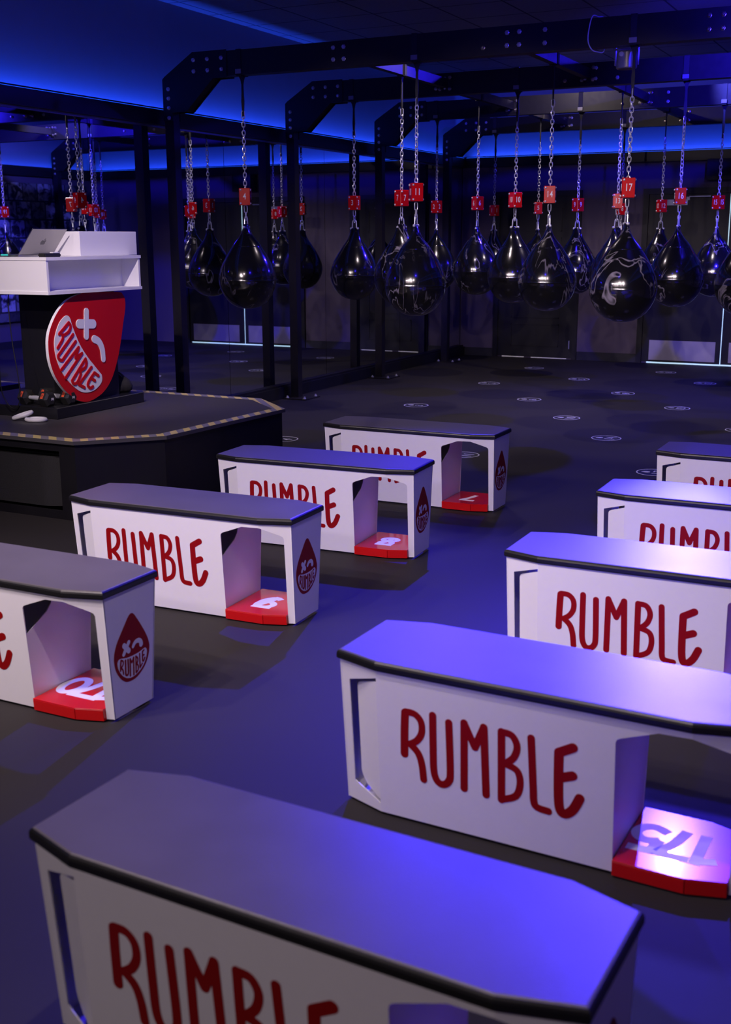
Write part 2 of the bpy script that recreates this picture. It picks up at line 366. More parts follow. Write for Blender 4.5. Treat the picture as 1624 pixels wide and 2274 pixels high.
# LED strips glowing in the coves
b = BM(); b.box(XM+.021, XM+.024, YF, YB, 2.648, 2.654); o = b.build('led_strip', M['blueglow']); tag(o, 'thin glowing blue LED line along the ledge above the left mirror wall', 'led strip')
b = BM(); b.box(XM+.06, XR-.06, YB-.024, YB-.021, 2.648, 2.654); o = b.build('led_strip', M['blueglow']); tag(o, 'thin glowing blue LED line along the ledge above the back wall doors', 'led strip')
# aluminium channel at top of the mirrors
b = BM(); b.box(XM+.002, XM+.014, YF, YB-.02, 2.507, 2.524); struct(b, 'trim_4', M['alu'])
# mirrors
seams = [7.298-1.93*k for k in (5, 4, 3, 2, 1)] + [7.298, 9.18, 11.107, 13.03, YB-.02]
mlab = ['behind the far left edge of the stage', 'left of the podium and behind the stage', 'directly behind the white podium', 'just right of the podium, reflecting the red number blocks',
        'between podium and first rig post', 'behind the two nearest rig posts', 'between second and third rig posts', 'around the third rig post', 'in the back corner beside the last rig post']
for k in range(len(seams)-1):
    if seams[k+1] < 0: continue
    b = BM(); b.box(XM-.015, XM, seams[k]+.004, seams[k+1]-.002, .136, 2.506)
    o = b.build('mirror_panel', M['mirror']); tag(o, 'tall wall mirror panel ' + mlab[k], 'mirror', 'mirror panels along the left wall')
# doors
b = BM(); b.box(-5.555, -5.49, YB-.03, YB+.01, 0, 2.2); b.box(-4.43, -4.365, YB-.03, YB+.01, 0, 2.2); b.box(-5.49, -4.43, YB-.03, YB+.01, 2.13, 2.2)
d1 = struct(b, 'door_1', M['door'])
b = BM(); b.box(-5.49, -4.43, YB-.012, YB, .015, 2.13)
for z0, z1 in ((.16, .46), (.54, .84), (.92, 1.22), (1.30, 1.60), (1.68, 1.98)):
    b.box(-5.30, -4.62, YB-.02, YB-.01, z0, z0+.012); b.box(-5.30, -4.62, YB-.02, YB-.01, z1-.012, z1)
    b.box(-5.30, -5.288, YB-.02, YB-.01, z0, z1); b.box(-4.632, -4.62, YB-.02, YB-.01, z0, z1)
b.build('door_leaf', M['door'], d1)
b = BM(); b.box(-5.42, -5.10, YB-.016, YB-.013, .002, .014); b.box(-5.0, -4.50, YB-.016, YB-.013, .002, .012); b.build('light_gap', M['glow2'], d1)
b = BM(); b.cyl((-4.47, YB-.02, .14), (-4.47, YB-.02, .25), .008); b.build('hinge', M['silver'], d1)
b = BM(); b.box(-3.56, -3.49, YB-.04, YB+.01, 0, 2.2); b.box(-1.47, -1.40, YB-.04, YB+.01, 0, 2.2); b.box(-3.49, -1.47, YB-.04, YB+.01, 2.13, 2.2)
d2 = struct(b, 'door_2', M['door'])
for x0, x1 in ((-3.485, -2.495), (-2.478, -1.475)):
    b = BM(); b.box(x0, x1, YB-.014, YB, .02, 2.125); lf = b.build('door_leaf', M['door'], d2)
    b = BM(); b.box(x0+.09, x1-.06, YB-.018, YB-.014, .045, .30); b.build('kick_plate', M['steel'], lf)
    b = BM(); b.box(x0+.2, x1-.15, YB-.075, YB-.055, 1.0, 1.03); b.box(x0+.2, x0+.25, YB-.06, YB-.014, .99, 1.04); b.box(x1-.2, x1-.15, YB-.06, YB-.014, .99, 1.04); b.build('push_bar', M['black'], lf)
b = BM(); b.box(-3.42, -1.5, YB-.017, YB-.014, .002, .019); b.box(-2.491, -2.482, YB-.012, YB-.008, .02, 2.12); b.build('light_gap', M['glow'], d2)
b = BM(); b.box(-3.28, -3.0, YB-.06, YB-.014, 1.99, 2.06); b.box(-3.02, -2.98, YB-.05, YB-.02, 2.05, 2.09); b.box(-2.98, -2.72, YB-.08, YB-.065, 2.085, 2.10); b.build('door_closer', M['silver'], d2)
b = BM(); b.box(-2.765, -2.45, YB-.2, YB, 2.28, 2.53); b.cyl((-2.6, YB-.205, 2.40), (-2.6, YB-.2, 2.40), .09, 20)
o = b.build('wall_speaker', M['rubber']); tag(o, 'black box speaker mounted high on the back wall beside the double doors', 'speaker')
# photo mural on the right wall, seen in the mirrors
b = BM(); b.box(XR-.032, XR-.02, 9.2, 14.95, .40, 2.42); o = b.build('photo_mural', M['mural']); tag(o, 'large collage of black and white photographs on the right wall, seen in the mirror', 'mural')
b = BM(); b.box(XR-.012, XR, 8.6, 8.68, 1.15, 1.27); b.box(XR-.016, XR-.012, 8.63, 8.65, 1.19, 1.23); o = b.build('light_switch', M['wlam'])
tag(o, 'small white switch plate on the right wall', 'switch')

# ------------------------------------------------------------------ training rig
BY = [8.18, 10.16, 12.13, 14.11]
b = BM(); b.lathe([(0,-.001), (.0175,-.001), (.0175,.003), (.014,.004), (.014,.012), (.010,.016), (0,.017)], 6, (0,0,0)); 
BOLT = b.mesh('bolt', M['chrome'], 30); BOLT.transform(Matrix.Rotation(PI/2, 4, 'X'))
BOLTB = BOLT.copy(); BOLTB.materials[0] = M['brass']
b = BM(); b.lathe([(0,0), (.018,0), (.018,.008), (.010,.010), (.010,.022), (0,.024)], 10); ANCH = b.mesh('anchor_nut', M['chrome'], 30)
rlab = ['nearest black steel portal frame carrying bags 4, 11 and 17', 'second black steel portal frame carrying bags 3, 10 and 16',
        'third black steel portal frame carrying bags 2, 9 and 15', 'rearmost black steel portal frame carrying bags 1 and 8']
for i, Y in enumerate(BY):
    R = thing('rig_frame', rlab[i], 'frame', (0, Y, 0), 0, 'black steel portal frames of the bag rig')
    b = BM(); b.box(-5.60, -.05, -.05, .05, 2.862, 3.05); b.build('beam', M['black'], R)
    for sgn, X0 in ((1, -5.885), (-1, .235)):
        fx = lambda x: X0+sgn*(x+5.885)
        b = BM(); a, c = sorted((fx(-5.928), fx(-5.842))); b.box(a, c, -.043, .043, .012, 2.70); b.build('post', M['black'], R)
        pts = [(-5.928, 2.545), (-5.928, 2.87), (-5.905, 2.89), (-5.625, 3.06), (-5.30, 3.06), (-5.30, 2.852), (-5.43, 2.852), (-5.70, 2.61), (-5.838, 2.61), (-5.838, 2.545)]
        b = BM()
        b.prism([(fx(x), -.058, z) for x, z in pts], [(fx(x), -.050, z) for x, z in pts]); b.prism([(fx(x), .050, z) for x, z in pts], [(fx(x), .058, z) for x, z in pts])
        inn = [(-5.924, 2.62), (-5.924, 2.868), (-5.62, 3.052), (-5.45, 3.052), (-5.45, 2.855), (-5.705, 2.62)]
        b.prism([(fx(x), -.05, z) for x, z in inn], [(fx(x), .05, z) for x, z in inn]); b.build('corner_gusset', M['black'], R)
        b = BM(); a, c = sorted((fx(-5.965), fx(-5.695))); b.box(a, c, -.15, .15, 0, .012); pl = b.build('base_plate', M['black'], R)
        for ax in (a+.035, c-.035):
            for ay in (-.115, .115): put('anchor_nut', ANCH, pl, (ax, ay, .012))
        for x, z in [(-5.871, z) for z in (2.793, 2.72, 2.646, 2.569)] + [(x, z) for x in (-5.614, -5.48, -5.347) for z in (2.999, 2.914)]:
            put('bolt', BOLT, R, (fx(x), -.058, z))
    for xc in (-4.295, -2.905, -1.515):
        off = .045
        if i < 4:
            for dx in (-off, off):
                for z in (2.919, 3.004): put('bolt', BOLTB if xc > -2 else BOLT, R, (xc+dx, -.05, z))
    if i in (0, 1, 2):
        for z in (2.916, 3.003): put('bolt', BOLT, R, (-2.672, -.05, z))
    put('bolt', BOLTB, R, (-3.13, -.05, 2.916))
clab = {(-4.295, 0): 'black cross beam between the first two frames that carries bag 7', (-2.905, 0): 'black cross beam between the first two frames that carries bag 14',
        (-1.515, 0): 'black cross beam between the first two frames nearest the right edge', (-4.295, 1): 'black cross beam between the second and third frames that carries bag 6',
        (-2.905, 1): 'black cross beam between the second and third frames that carries bag 13', (-1.515, 1): 'black cross beam between the second and third frames at the right',
        (-4.295, 2): 'black cross beam between the two rear frames that carries bag 5', (-2.905, 2): 'black cross beam between the two rear frames that carries bag 12',
        (-1.515, 2): 'black cross beam between the two rear frames at the right'}
XC = {(-4.295, 0): -4.25, (-2.905, 0): -2.93, (-1.515, 0): -1.36, (-4.295, 1): -4.315, (-2.905, 1): -2.888, (-1.515, 1): -1.47, (-4.295, 2): -4.328, (-2.905, 2): -2.907, (-1.515, 2): -1.42}
for (xc, i), lb in clab.items():
    xc = XC[(xc, i)]
    y0, y1 = BY[i]+.05, BY[i+1]-.05
    R = thing('cross_beam', lb, 'beam', (xc, y0, 2.96), 0, 'cross beams joining the portal frames'); Ln = y1-y0
    b = BM(); b.box(-.03, .03, .008, Ln-.008, -.04, .04); b.build('bar', M['black'], R)
    for yy, s_ in ((.0, 1), (Ln-.008, -1)):
        b = BM(); b.box(-.07, .07, yy, yy+.008, -.075, .075); e = b.build('end_plate', M['black'], R)
        if s_ < 0:
            for dx in (-.048, .048):
                for dz in (-.048, .048): put('bolt', BOLTB, e, (dx, yy, dz))

# ------------------------------------------------------------------ punching bags
prof = [(0,0), (.045,.003), (.09,.014), (.13,.035), (.165,.064), (.197,.105), (.220,.150), (.2335,.195), (.2378,.222), (.2384,.2335), (.2391,.2350), (.2384,.2365), (.2378,.248), (.2345,.278), (.224,.32), (.203,.37), (.176,.42),
        (.147,.465), (.1215,.502), (.1195,.5055), (.1196,.5075), (.1165,.512), (.095,.54), (.073,.573), (.056,.605), (.045,.632), (.040,.655), (.037,.672), (.028,.683), (.012,.688), (0,.689)]
def sq(z):
    t = max(0, min(1, (z-.54)/.14)); return (1+.15*t, 1-.62*t)
b = BM(); b.lathe(prof, 40, (0,0,0), 0, sq); BAGM = b.mesh('bag_body', M['bagm'], 50)
def link_pts(zc, h, w, plane):
    out = []
    for k in range(12):
        a = 2*PI*k/12; x = w*math.cos(a); z = math.sin(a)*w + (h-w)*(1 if math.sin(a) > 0 else -1 if math.sin(a) < 0 else 0)
        out.append((x*math.cos(plane), x*math.sin(plane), zc+z))
    return out
def chain_mesh(z0, z1, big0=True, seed=0):
    b = BM(); rr = random.Random(seed); z = z1; k = 0; ang = rr.uniform(0, 3)
    while z > z0+.01:
        big = (k == 0 and big0) or (seed % 3 == 0 and k == 3)
        h = .030 if big else .0205
        b.tube(link_pts(z-h, h, .0125, ang+(k % 2)*PI/2+rr.uniform(-.25, .25)), .0038, 6, True)
        z -= 2*h-.0085; k += 1
    return b.mesh('chain', M['chrome'], True)
b = BM()
b.tube(link_pts(1.835, .030, .0125, .3), .004, 6, True); b.tube(link_pts(1.787, .024, .015, 1.8), .0042, 6, True); LOWER = b.mesh('lower_links', M['chrome'], True)
b = BM(); U = []
for k in range(9):
    a = PI*k/8; U.append((.020*math.cos(a), 0, 1.752+.02*math.sin(a)))
b.tube([(.024, 0, 1.69)]+U+[(-.024, 0, 1.69)], .0055, 8); b.cyl((-.036, 0, 1.692), (.036, 0, 1.692), .0065, 10); b.sph((.036, 0, 1.692), .012); b.sph((-.036, 0, 1.692), .012)
b.tube(link_pts(1.763, .016, .010, PI/2), .004, 6, True); SHK = b.mesh('shackle', M['chrome'], True)
b = BM(); h_ = .045; b.box(-h_, h_, -h_, h_, 1.868, 2.002)
bmesh.ops.bevel(b.b, geom=b.b.edges[:], offset=.003, segments=1, affect='EDGES'); BLK = b.mesh('number_block', M['red'])
b = BM()
for z in (1.882, 1.988):
    b.sph((-.032, -.045, z), .0085); b.sph((.045, -.032, z), .0085); b.sph((.032, .045, z), .0085); b.sph((-.045, .032, z), .0085)
BB = b.mesh('block_bolts', M['chrome'], True)
def strap_mesh(depth, top, bot, zc):
    # webbing looped around the beam (its section depth x (bot..top)) and hanging down to the chain
    b = BM(); wd = .022; t = .0025; d = depth/2+t
    for y0, y1, z0, z1 in ((-d-t, -d, bot-t, top+t), (d, d+t, bot-t, top+t)): b.box(-wd, wd, y0, y1, z0, z1)
    b.box(-wd, wd, -d-t, d+t, top, top+t*2)
    b.box(-wd, wd, -d-t, d+t, bot-t*2, bot)
    L = [( .030, bot-.004), (.016, bot-.03), (.008, bot-.07), (.010, (bot+zc)/2), (.013, (bot+zc)/2-.05), (.008, zc+.02), (.008, zc-.012)]
    R = []
    for k, (r_, z) in enumerate(L): R.append([(-r_, -.004, z), (r_, -.004, z), (r_, .004, z), (-r_, .004, z)])
    b.rings(R); return b.mesh('strap', M['strap'])
b = BM(); b.box(-.026, .026, -.062, -.055, 2.872, 2.905); BUC = b.mesh('buckle', M['fixture'])
bags = [(4,-5.19,0,0,.25), (3,-5.207,1,0,-.15), (2,-5.185,2,0,1.1), (1,-5.235,3,0,1.0), (7,-4.245,0,1,.95), (6,-4.315,1,1,.75), (5,-4.328,2,1,.2),
        (11,-3.665,0,0,.5), (10,-3.570,1,0,.75), (9,-3.565,2,0,.85), (8,-3.61,3,0,.4), (14,-2.93,0,1,.1), (13,-2.888,1,1,.1), (12,-2.907,2,1,.45),
        (17,-2.053,0,0,.2), (16,-2.10,1,0,.15), (15,-2.126,2,0,.9), (20,-1.36,0,1,.4), (19,-1.47,1,1,.3), (18,-1.42,2,1,.8)]
STR = {}
where = {1:'far back at the left, under the rear frame', 2:'in front of bag 1 by the last rig posts', 3:'hanging beside the second rig post', 4:'alone at the left, nearest the podium',
         5:'small at the back, partly hidden behind bag 14', 6:'fourth cluster, showing a pale swirl like an arch', 7:'overlapped by bag 11 in front of it', 8:'at the back, mostly hidden behind bag 17',
         9:'behind and right of bag 14', 10:'just left of bag 14', 11:'large in front, just right of the second rig post', 12:'small at the back in front of the double doors',
         13:'behind and left of bag 17', 14:'large in front in the middle of the row', 15:'by the double doors near the right edge', 16:'streaked pale, between bags 12 and 17',
         17:'largest and lowest in the right half', 18:'off the right edge, its mirror image right of bag 15', 19:'off the right edge, its mirror image at the far left', 20:'cut off by the right edge of the photo'}
for n, x, i, mid, rot in bags:
    Y = (BY[i]+BY[i+1])/2 if mid else BY[i]
    lb = 'black teardrop punching bag %d, %s' % (n, where[n])
    T = thing('punching_bag', lb, 'punching bag', (x, Y, 0), 0, 'teardrop punching bags hanging from the rig')
    bo = put('bag_body', BAGM, T, (0, 0, 1.012+ (.02 if n in (4,7,6) else 0)), (0, 0, random.uniform(0, 6)))
    bo.rotation_euler[2] = [0, .8, 2.2][n % 3] if n not in (11, 4, 6, 16, 15) else 1.57
    put('shackle', SHK, T, (0,0,0), (0,0,bo.rotation_euler[2]))
    put('lower_links', LOWER, T, (0,0,0), (0,0,rot))
    blk = put('number_block', BLK, T, (0, 0, random.uniform(-.004, .004)), (0, 0, rot+.15)); 
    put('block_bolts', BB, blk)
    tm = text_mesh(str(n), .070, M['decal'], .006, sx=.72)
    for k in range(4):
        a = k*PI/2; put('number', tm, blk, (math.sin(a)*.0455, -math.cos(a)*.0455, 1.935), (PI/2, 0, a))
    zc = 2.60 if not mid else 2.67
    ct = zc+random.uniform(-.02, .02)
    put('chain', chain_mesh(2.0, ct, True, n), T)
    key = (mid, round(ct, 2))
    sm = strap_mesh(.10, 3.05, 2.862, ct-.03) if not mid else strap_mesh(.06, 3.0, 2.92, ct-.03)
    so = put('strap', sm, T, (0,0,0), (0, 0, 0 if not mid else PI/2))
    if not mid: put('buckle', BUC, so)
    if mid:  # the bag hangs from the cross beam, not from beside it
        so.location = (0, 0, 0)
# ------------------------------------------------------------------ floor markers
marks = {1:(-4.55,13.83), 2:(-4.52,12.14), 3:(-4.55,10.19), 4:(-4.74,7.95), 5:(-3.71,12.94), 6:(-3.68,11.06), 7:(-3.72,9.15), 8:(-2.95,14.05), 9:(-2.94,11.93), 10:(-2.98,10.04),
         11:(-3.15,7.94), 12:(-2.32,13.15), 13:(-2.20,11.08), 14:(-2.37,9.13), 15:(-1.40,12.1), 16:(-1.45,10.0), 17:(-1.70,7.89)}
for n, (x, y) in marks.items():
    b = BM(); N = 40; r1, r0 = .122, .113
    fl = lambda u, v, h: (u, v, h)
    for k in range(N):
        a0, a1 = 2*PI*k/N, 2*PI*(k+1)/N; q = [(r0*math.cos(a0), r0*math.sin(a0)), (r1*math.cos(a0), r1*math.sin(a0)), (r1*math.cos(a1), r1*math.sin(a1)), (r0*math.cos(a1), r0*math.sin(a1))]
        fill2d(b, q, fl, .0008, .0014)
    dr = smoothline([(-.088, 0), (-.070, .017), (-.05, .024), (-.033, .016), (-.026, 0), (-.033, -.016), (-.05, -.024), (-.070, -.017)], 3, True)
    fill2d(b, [(p.x, p.y) for p in dr], fl, .0008, .0014)
    t = text_mesh(str(n), .12, M['decal'], .004, .0003); t.transform(Matrix.Translation((.038, 0, .0011)) @ Matrix.Rotation(PI/2, 4, 'Z'))
    b.b.from_mesh(t)
    cc = [(r0*math.cos(2*PI*k/N), r0*math.sin(2*PI*k/N)) for k in range(N)]
    b2 = BM(); fill2d(b2, cc, fl, 0.0001, .0006)
    o = b2.build('floor_marker', M['rubber'], None); o.location = (x, y, 0)
    tag(o, 'thin white circle on the floor with drop icon and number %d' % n, 'floor marker', 'numbered circle stickers on the rig floor')
    r_ = b.build('number_print', M['decal'], o)

# ------------------------------------------------------------------ step benches
L_, WM, WE, CL, H, BX, BYT = 1.1428, .3773, .2949, .1415, .4768, .0065, .0363
INS = .007
def octo(hx, hc, ym, ye): return [(-hx,-ye), (-hc,-ym), (hc,-ym), (hx,-ye), (hx,ye), (hc,ym), (-hc,ym), (-hx,ye)]
def off_octo(e): return octo(L_/2-e, L_/2-CL-e*.2, WM/2-e, WE/2-e*.7)
ZB, ZT = .010, .452
def Pf(x, z, s=-1, e=0.0):   # point on the middle front face (s=-1) or back face
    return (x, s*(WM/2-INS-BYT*(1-z/H)-e), z)
def Pe(y, z, s=1, e=0.0): return (s*(L_/2-INS-BX*(1-z/H)+e), y, z)
def Pc(x, z, s=-1, e=0.0):   # chamfer face: x from fold .43 to .565
    xa, xb = L_/2-CL, L_/2-INS-BX*(1-z/H); t = (abs(x)-xa)/(xb-xa)
    y = (WM/2-INS)+(WE/2-WM/2)*t-BYT*(1-z/H); return (x, s*(y-e), z)
b = BM(); F_ = L_/2-CL; T = .004
for s in (-1, 1):
    front = [(-F_,ZB), (.243,ZB), (.243,.382), (.247,.390), (.256,.395), (.349,.4295), (F_,.432), (F_,ZT), (-F_,ZT)]
    b.plate([Pf(x, z, s) for x, z in front], (0, -s*T, 0))
    xe = lambda z: L_/2-INS-BX*(1-z/H)
    cr = [(F_,ZT), (F_,.432), (.516,.402), (.527,.396), (.531,.386), (.5295,ZB), (xe(ZB),ZB), (xe(ZT),ZT)]
    b.plate([Pc(x, z, s) for x, z in cr], (0, -s*T, 0))
    # left chamfer face with the slot cut out of it
    for q in ([(-F_,ZT), (-F_,.425), (-.532,.393), (-xe(ZT),ZT)], [(-xe(ZT),ZT), (-.532,.393), (-.529,.073), (-xe(ZB),ZB)], [(-.529,.073), (-F_,.036), (-F_,ZB), (-xe(ZB),ZB)]):
        b.plate([Pc(x, z, s) for x, z in q], (0, -s*T, 0))
    tab = [(-F_,.414), (-.500,.388), (-.510,.382), (-.514,.372), (-.513,.105), (-.508,.092), (-.49,.070), (-F_,.048)]
    b.plate([Pc(x, z, s, (abs(x)-F_)*.22) for x, z in tab], (0, -s*T, 0))
for s in (-1, 1):
    yb = WE/2-INS*.7-BYT*(1-ZB/H); yt = WE/2-INS*.7-BYT*(1-ZT/H)
    b.plate([Pe(-yb, ZB, s), Pe(yb, ZB, s), Pe(yt, ZT, s), Pe(-yt, ZT, s)], (-s*T, 0, 0))
ob = octo(L_/2-INS-.002, F_, WM/2-INS-.002, WE/2-INS-.002)
b.prism([(x, y*.99, ZT-.008) for x, y in ob], [(x, y*.99, ZT) for x, y in ob])
b.prism([(x, y, .012) for x, y in ((-.555,-.095), (-.43,-.135), (.236,-.135), (.236,.135), (-.43,.135), (-.555,.095))], [(x, y, .030) for x, y in ((-.555,-.095), (-.43,-.135), (.236,-.135), (.236,.135), (-.43,.135), (-.555,.095))])
BODY = b.mesh('body', M['white'])
def partition(notch):
    b = BM(); yw = lambda z: WM/2-INS-T-BYT*(1-z/H)
    if notch: pts = [(-yw(.02),.02), (yw(.02),.02), (yw(.44),.44), (-.02,.44), (-.035,.36), (-.06,.335), (-yw(.285),.285)]
    else: pts = [(-yw(.02),.02), (yw(.02),.02), (yw(.44),.44), (-yw(.44),.44)]
    b.plate([(.239, y, z) for y, z in pts], (.003, 0, 0)); b.plate([(-.42, y*.9, z) for y, z in [(-yw(.02),.02), (.0,.02), (.0,.44), (-yw(.44),.44)]], (.003,0,0)) if False else None
    return b.mesh('partition', M['white'])
PA, PB = partition(True), partition(False)
b = BM()
prf = [(.449,.005), (.4505,.0015), (.454,0), (.466,0), (.4715,.002), (.4752,.006)]
R = [[(x, y, z) for x, y in off_octo(e)] for z, e in prf]
b.rings(R, True); R2 = [[(x, y, z) for x, y in off_octo(e)] for z, e in ((.4750,.0058), (.4768,.0105))]; b.rings(R2, True, 1)
PAD = b.mesh('top_pad', [M['edge'], M['pad']])
b = BM(); e = .012
def yo(x, z): return (-Pf(x, z)[1] if x <= F_ else -Pc(x, z)[1])+e
def slab(xs, zs):
    bot = [(x, -yo(x, z), z) for z in zs[:1] for x in xs]+[(x, yo(x, z), z) for z in zs[:1] for x in xs[::-1]]
    top = [(x, -yo(x, z), z) for z in zs[1:] for x in xs]+[(x, yo(x, z), z) for z in zs[1:] for x in xs[::-1]]
    b.prism(bot, top)
slab([.245, F_-.0009], (.006, .0462)); slab([F_+.0009, .5275], (.006, .0462)); slab([.245, F_, .5275], (.0464, .0502))
bmesh.ops.bevel(b.b, geom=b.b.edges[:], offset=.0012, segments=1, affect='EDGES')
REDB = b.mesh('red_base', M['red'])
b = BM(); o8 = octo(L_/2-.03, F_, WM/2-.055, WE/2-.055); b.prism([(x, y, 0) for x, y in o8], [(x, y, .02) for x, y in o8]); FOOT = b.mesh('foot_plate', M['edge'])
RUM = {'R': [[(-0.3425, 0.3398), (-0.3458, 0.2862), (-0.3483, 0.2133)], [(-0.340, 0.3434), (-0.3129, 0.3414), (-0.2949, 0.3222), (-0.2935, 0.29), (-0.3074, 0.2635), (-0.3291, 0.2469)], [(-0.3291, 0.2469), (-0.3062, 0.2246), (-0.2955, 0.1917), (-0.2912, 0.1467)]],
 'U': [[(-0.2589, 0.3491), (-0.26, 0.2432), (-0.2592, 0.1807), (-0.2491, 0.1516), (-0.2315, 0.1457), (-0.2151, 0.16), (-0.2098, 0.1926), (-0.2115, 0.3372)]],
 'M': [[(-0.1696, 0.1493), (-0.1666, 0.3462)], [(-0.1666, 0.3462), (-0.1365, 0.2809)], [(-0.1365, 0.2809), (-0.1101, 0.3457)], [(-0.1101, 0.3457), (-0.1054, 0.1461)]],
 'B': [[(-0.0603, 0.344), (-0.0612, 0.1426)], [(-0.0603, 0.344), (-0.0311, 0.3394), (-0.0169, 0.3106), (-0.0262, 0.2763), (-0.0506, 0.2525)], [(-0.0506, 0.2525), (-0.0169, 0.2394), (-0.0083, 0.2036), (-0.0205, 0.1639), (-0.0612, 0.1426)]],
 'L': [[(0.0218, 0.3438), (0.0279, 0.2051), (0.0301, 0.160), (0.0400, 0.1450), (0.0699, 0.1415)]],
 'E': [[(0.1343, 0.3417), (0.0972, 0.32)], [(0.0972, 0.32), (0.0966, 0.2521), (0.0981, 0.1777), (0.1047, 0.1492), (0.1193, 0.147), (0.1376, 0.1654), (0.1541, 0.2011)], [(0.0981, 0.2465), (0.1341, 0.2613)]]}
WID = {'R': [.024, .020, .0215], 'U': [.0215], 'M': [.022, .021, .021, .022], 'B': [.0215, .020, .020], 'L': [.021], 'E': [.026, .026, .0265]}
b = BM()
for k, st in RUM.items():
    for s_, w_ in zip(st, WID[k]): stroke2d(b, s_, w_, lambda u, v, h: Pf(u, v, -1, -h), .0003, .0009)
RUMM = b.mesh('rumble_lettering', M['redv'])
# drop logo on the end panel, (y, z) in metres
DROP = [(0.0063, 0.3585), (0.0167, 0.3518), (0.0307, 0.3339), (0.0548, 0.2991), (0.0791, 0.2594), (0.0918, 0.2289), (0.0945, 0.2089), (0.0879, 0.1816), (0.0729, 0.1557), (0.0493, 0.1358), (0.0174, 0.1207), (-0.0132, 0.1186), (-0.0388, 0.1234), (-0.0612, 0.1388), (-0.0807, 0.163), (-0.0926, 0.1872), (-0.0978, 0.2175), (-0.0938, 0.2458), (-0.0794, 0.2749), (-0.0589, 0.3008), (-0.0361, 0.3275), (-0.0155, 0.3509), (-0.0033, 0.3585)]
SM = [(-0.0785, 0.2108), (-0.0813, 0.2004), (-0.0773, 0.1819), (-0.064, 0.16), (-0.0481, 0.1442), (-0.0274, 0.1334), (-0.0038, 0.1298), (0.0227, 0.1349), (0.0454, 0.1446), (0.0643, 0.1616), (0.0755, 0.1813), (0.0788, 0.1979), (0.076, 0.2077), (0.0685, 0.2131), (0.0584, 0.2121), (0.036, 0.2078), (0.001, 0.2066), (-0.0332, 0.2089), (-0.0666, 0.216)]
EYE = [([(-0.0429, 0.2558), (-0.019, 0.2306)], 92), ([(-0.0175, 0.261), (-0.0466, 0.2256)], 72)]
WINK = [(0.0041, 0.2381), (0.0168, 0.2498), (0.0343, 0.2513), (0.0459, 0.2432), (0.0482, 0.233)]
DLT = [([(-0.0629, 0.2097), (-0.0661, 0.1922), (-0.0673, 0.174)], 32), ([(-0.0629, 0.2097), (-0.0527, 0.2033), (-0.0523, 0.1932), (-0.0592, 0.1855), (-0.0657, 0.1835)], 28), ([(-0.0626, 0.1824), (-0.0548, 0.1711), (-0.0526, 0.1573)], 28), ([(-0.0395, 0.2017), (-0.0407, 0.1661), (-0.0402, 0.1515), (-0.0351, 0.1468), (-0.0286, 0.1488), (-0.0261, 0.1609), (-0.0263, 0.2)], 34), ([(-0.015, 0.199), (-0.0167, 0.1387)], 32), ([(-0.015, 0.199), (-0.0059, 0.1829)], 28), ([(-0.0059, 0.1829), (0.0044, 0.1982)], 28), ([(0.0044, 0.1982), (0.002, 0.1364)], 32), ([(0.0168, 0.1983), (0.0147, 0.1393)], 30), ([(0.0168, 0.1983), (0.026, 0.1879), (0.0253, 0.1765), (0.0173, 0.1719)], 28), ([(0.0173, 0.1719), (0.0276, 0.1596), (0.0256, 0.1457), (0.0147, 0.1393)], 28), ([(0.0374, 0.2008), (0.0376, 0.1503)], 30), ([(0.0376, 0.1503), (0.0497, 0.1607)], 28), ([(0.0614, 0.2067), (0.0534, 0.2035)], 28), ([(0.0534, 0.2035), (0.0527, 0.1729), (0.058, 0.1682), (0.0652, 0.1775)], 28), ([(0.0532, 0.1889), (0.0615, 0.189)], 26)]
ef = lambda u, v, h: Pe(u, v, 1, h)
WS = .00021
b = BM(); fill2d(b, [tuple(p) for p in smoothline(DROP, 4, True)], ef, .0003, .0008)
b2 = BM(); fill2d(b2, [tuple(p) for p in smoothline(SM, 4, True)], ef, .0010, .0013)
for pts, w_ in EYE: stroke2d(b2, pts, w_*WS, ef, .0010, .0013)
stroke2d(b2, WINK, (60*WS, 95*WS), ef, .0010, .0013)
for pts, w_ in DLT: stroke2d(b, pts, w_*WS*1.1, ef, .0015, .0019)
DRM = b.mesh('drop_logo', M['redv']); DWM = b2.mesh('drop_face', M['white'])
NUMS = {}
benches = [  # number, x, y, rot, label
 (7, -2.8496, 6.3763, .0071, 'white step bench farthest back in the left column, number 7 on red base'),
 (8, -2.8608, 5.2108, .0555, 'white step bench in the left column with number 8 on red base'),
 (9, -2.8881, 4.0581, .034, 'white step bench in the left column with upside down 9 on red base'),
 (10, -2.9382, 2.9485, -.0055, 'white step bench at the left edge with number 10 on its red base'),
 (16, -.9298, 1.6441, -.0399, 'nearest and largest white step bench, across the bottom of the photo'),
 (15, -.8567, 2.7983, -.0349, 'white step bench at right with violet glare on its red base'),
 (14, -.7991, 4.027, .0013, 'white step bench at the right with the brightest, nearly white lit top'),
 (13, -.7692, 5.1735, .0056, 'white step bench at right second from the back, pale blue lit top'),
 (12, -.7518, 6.3082, -.0045, 'white step bench farthest back at the right edge, deep blue top')]
first = None
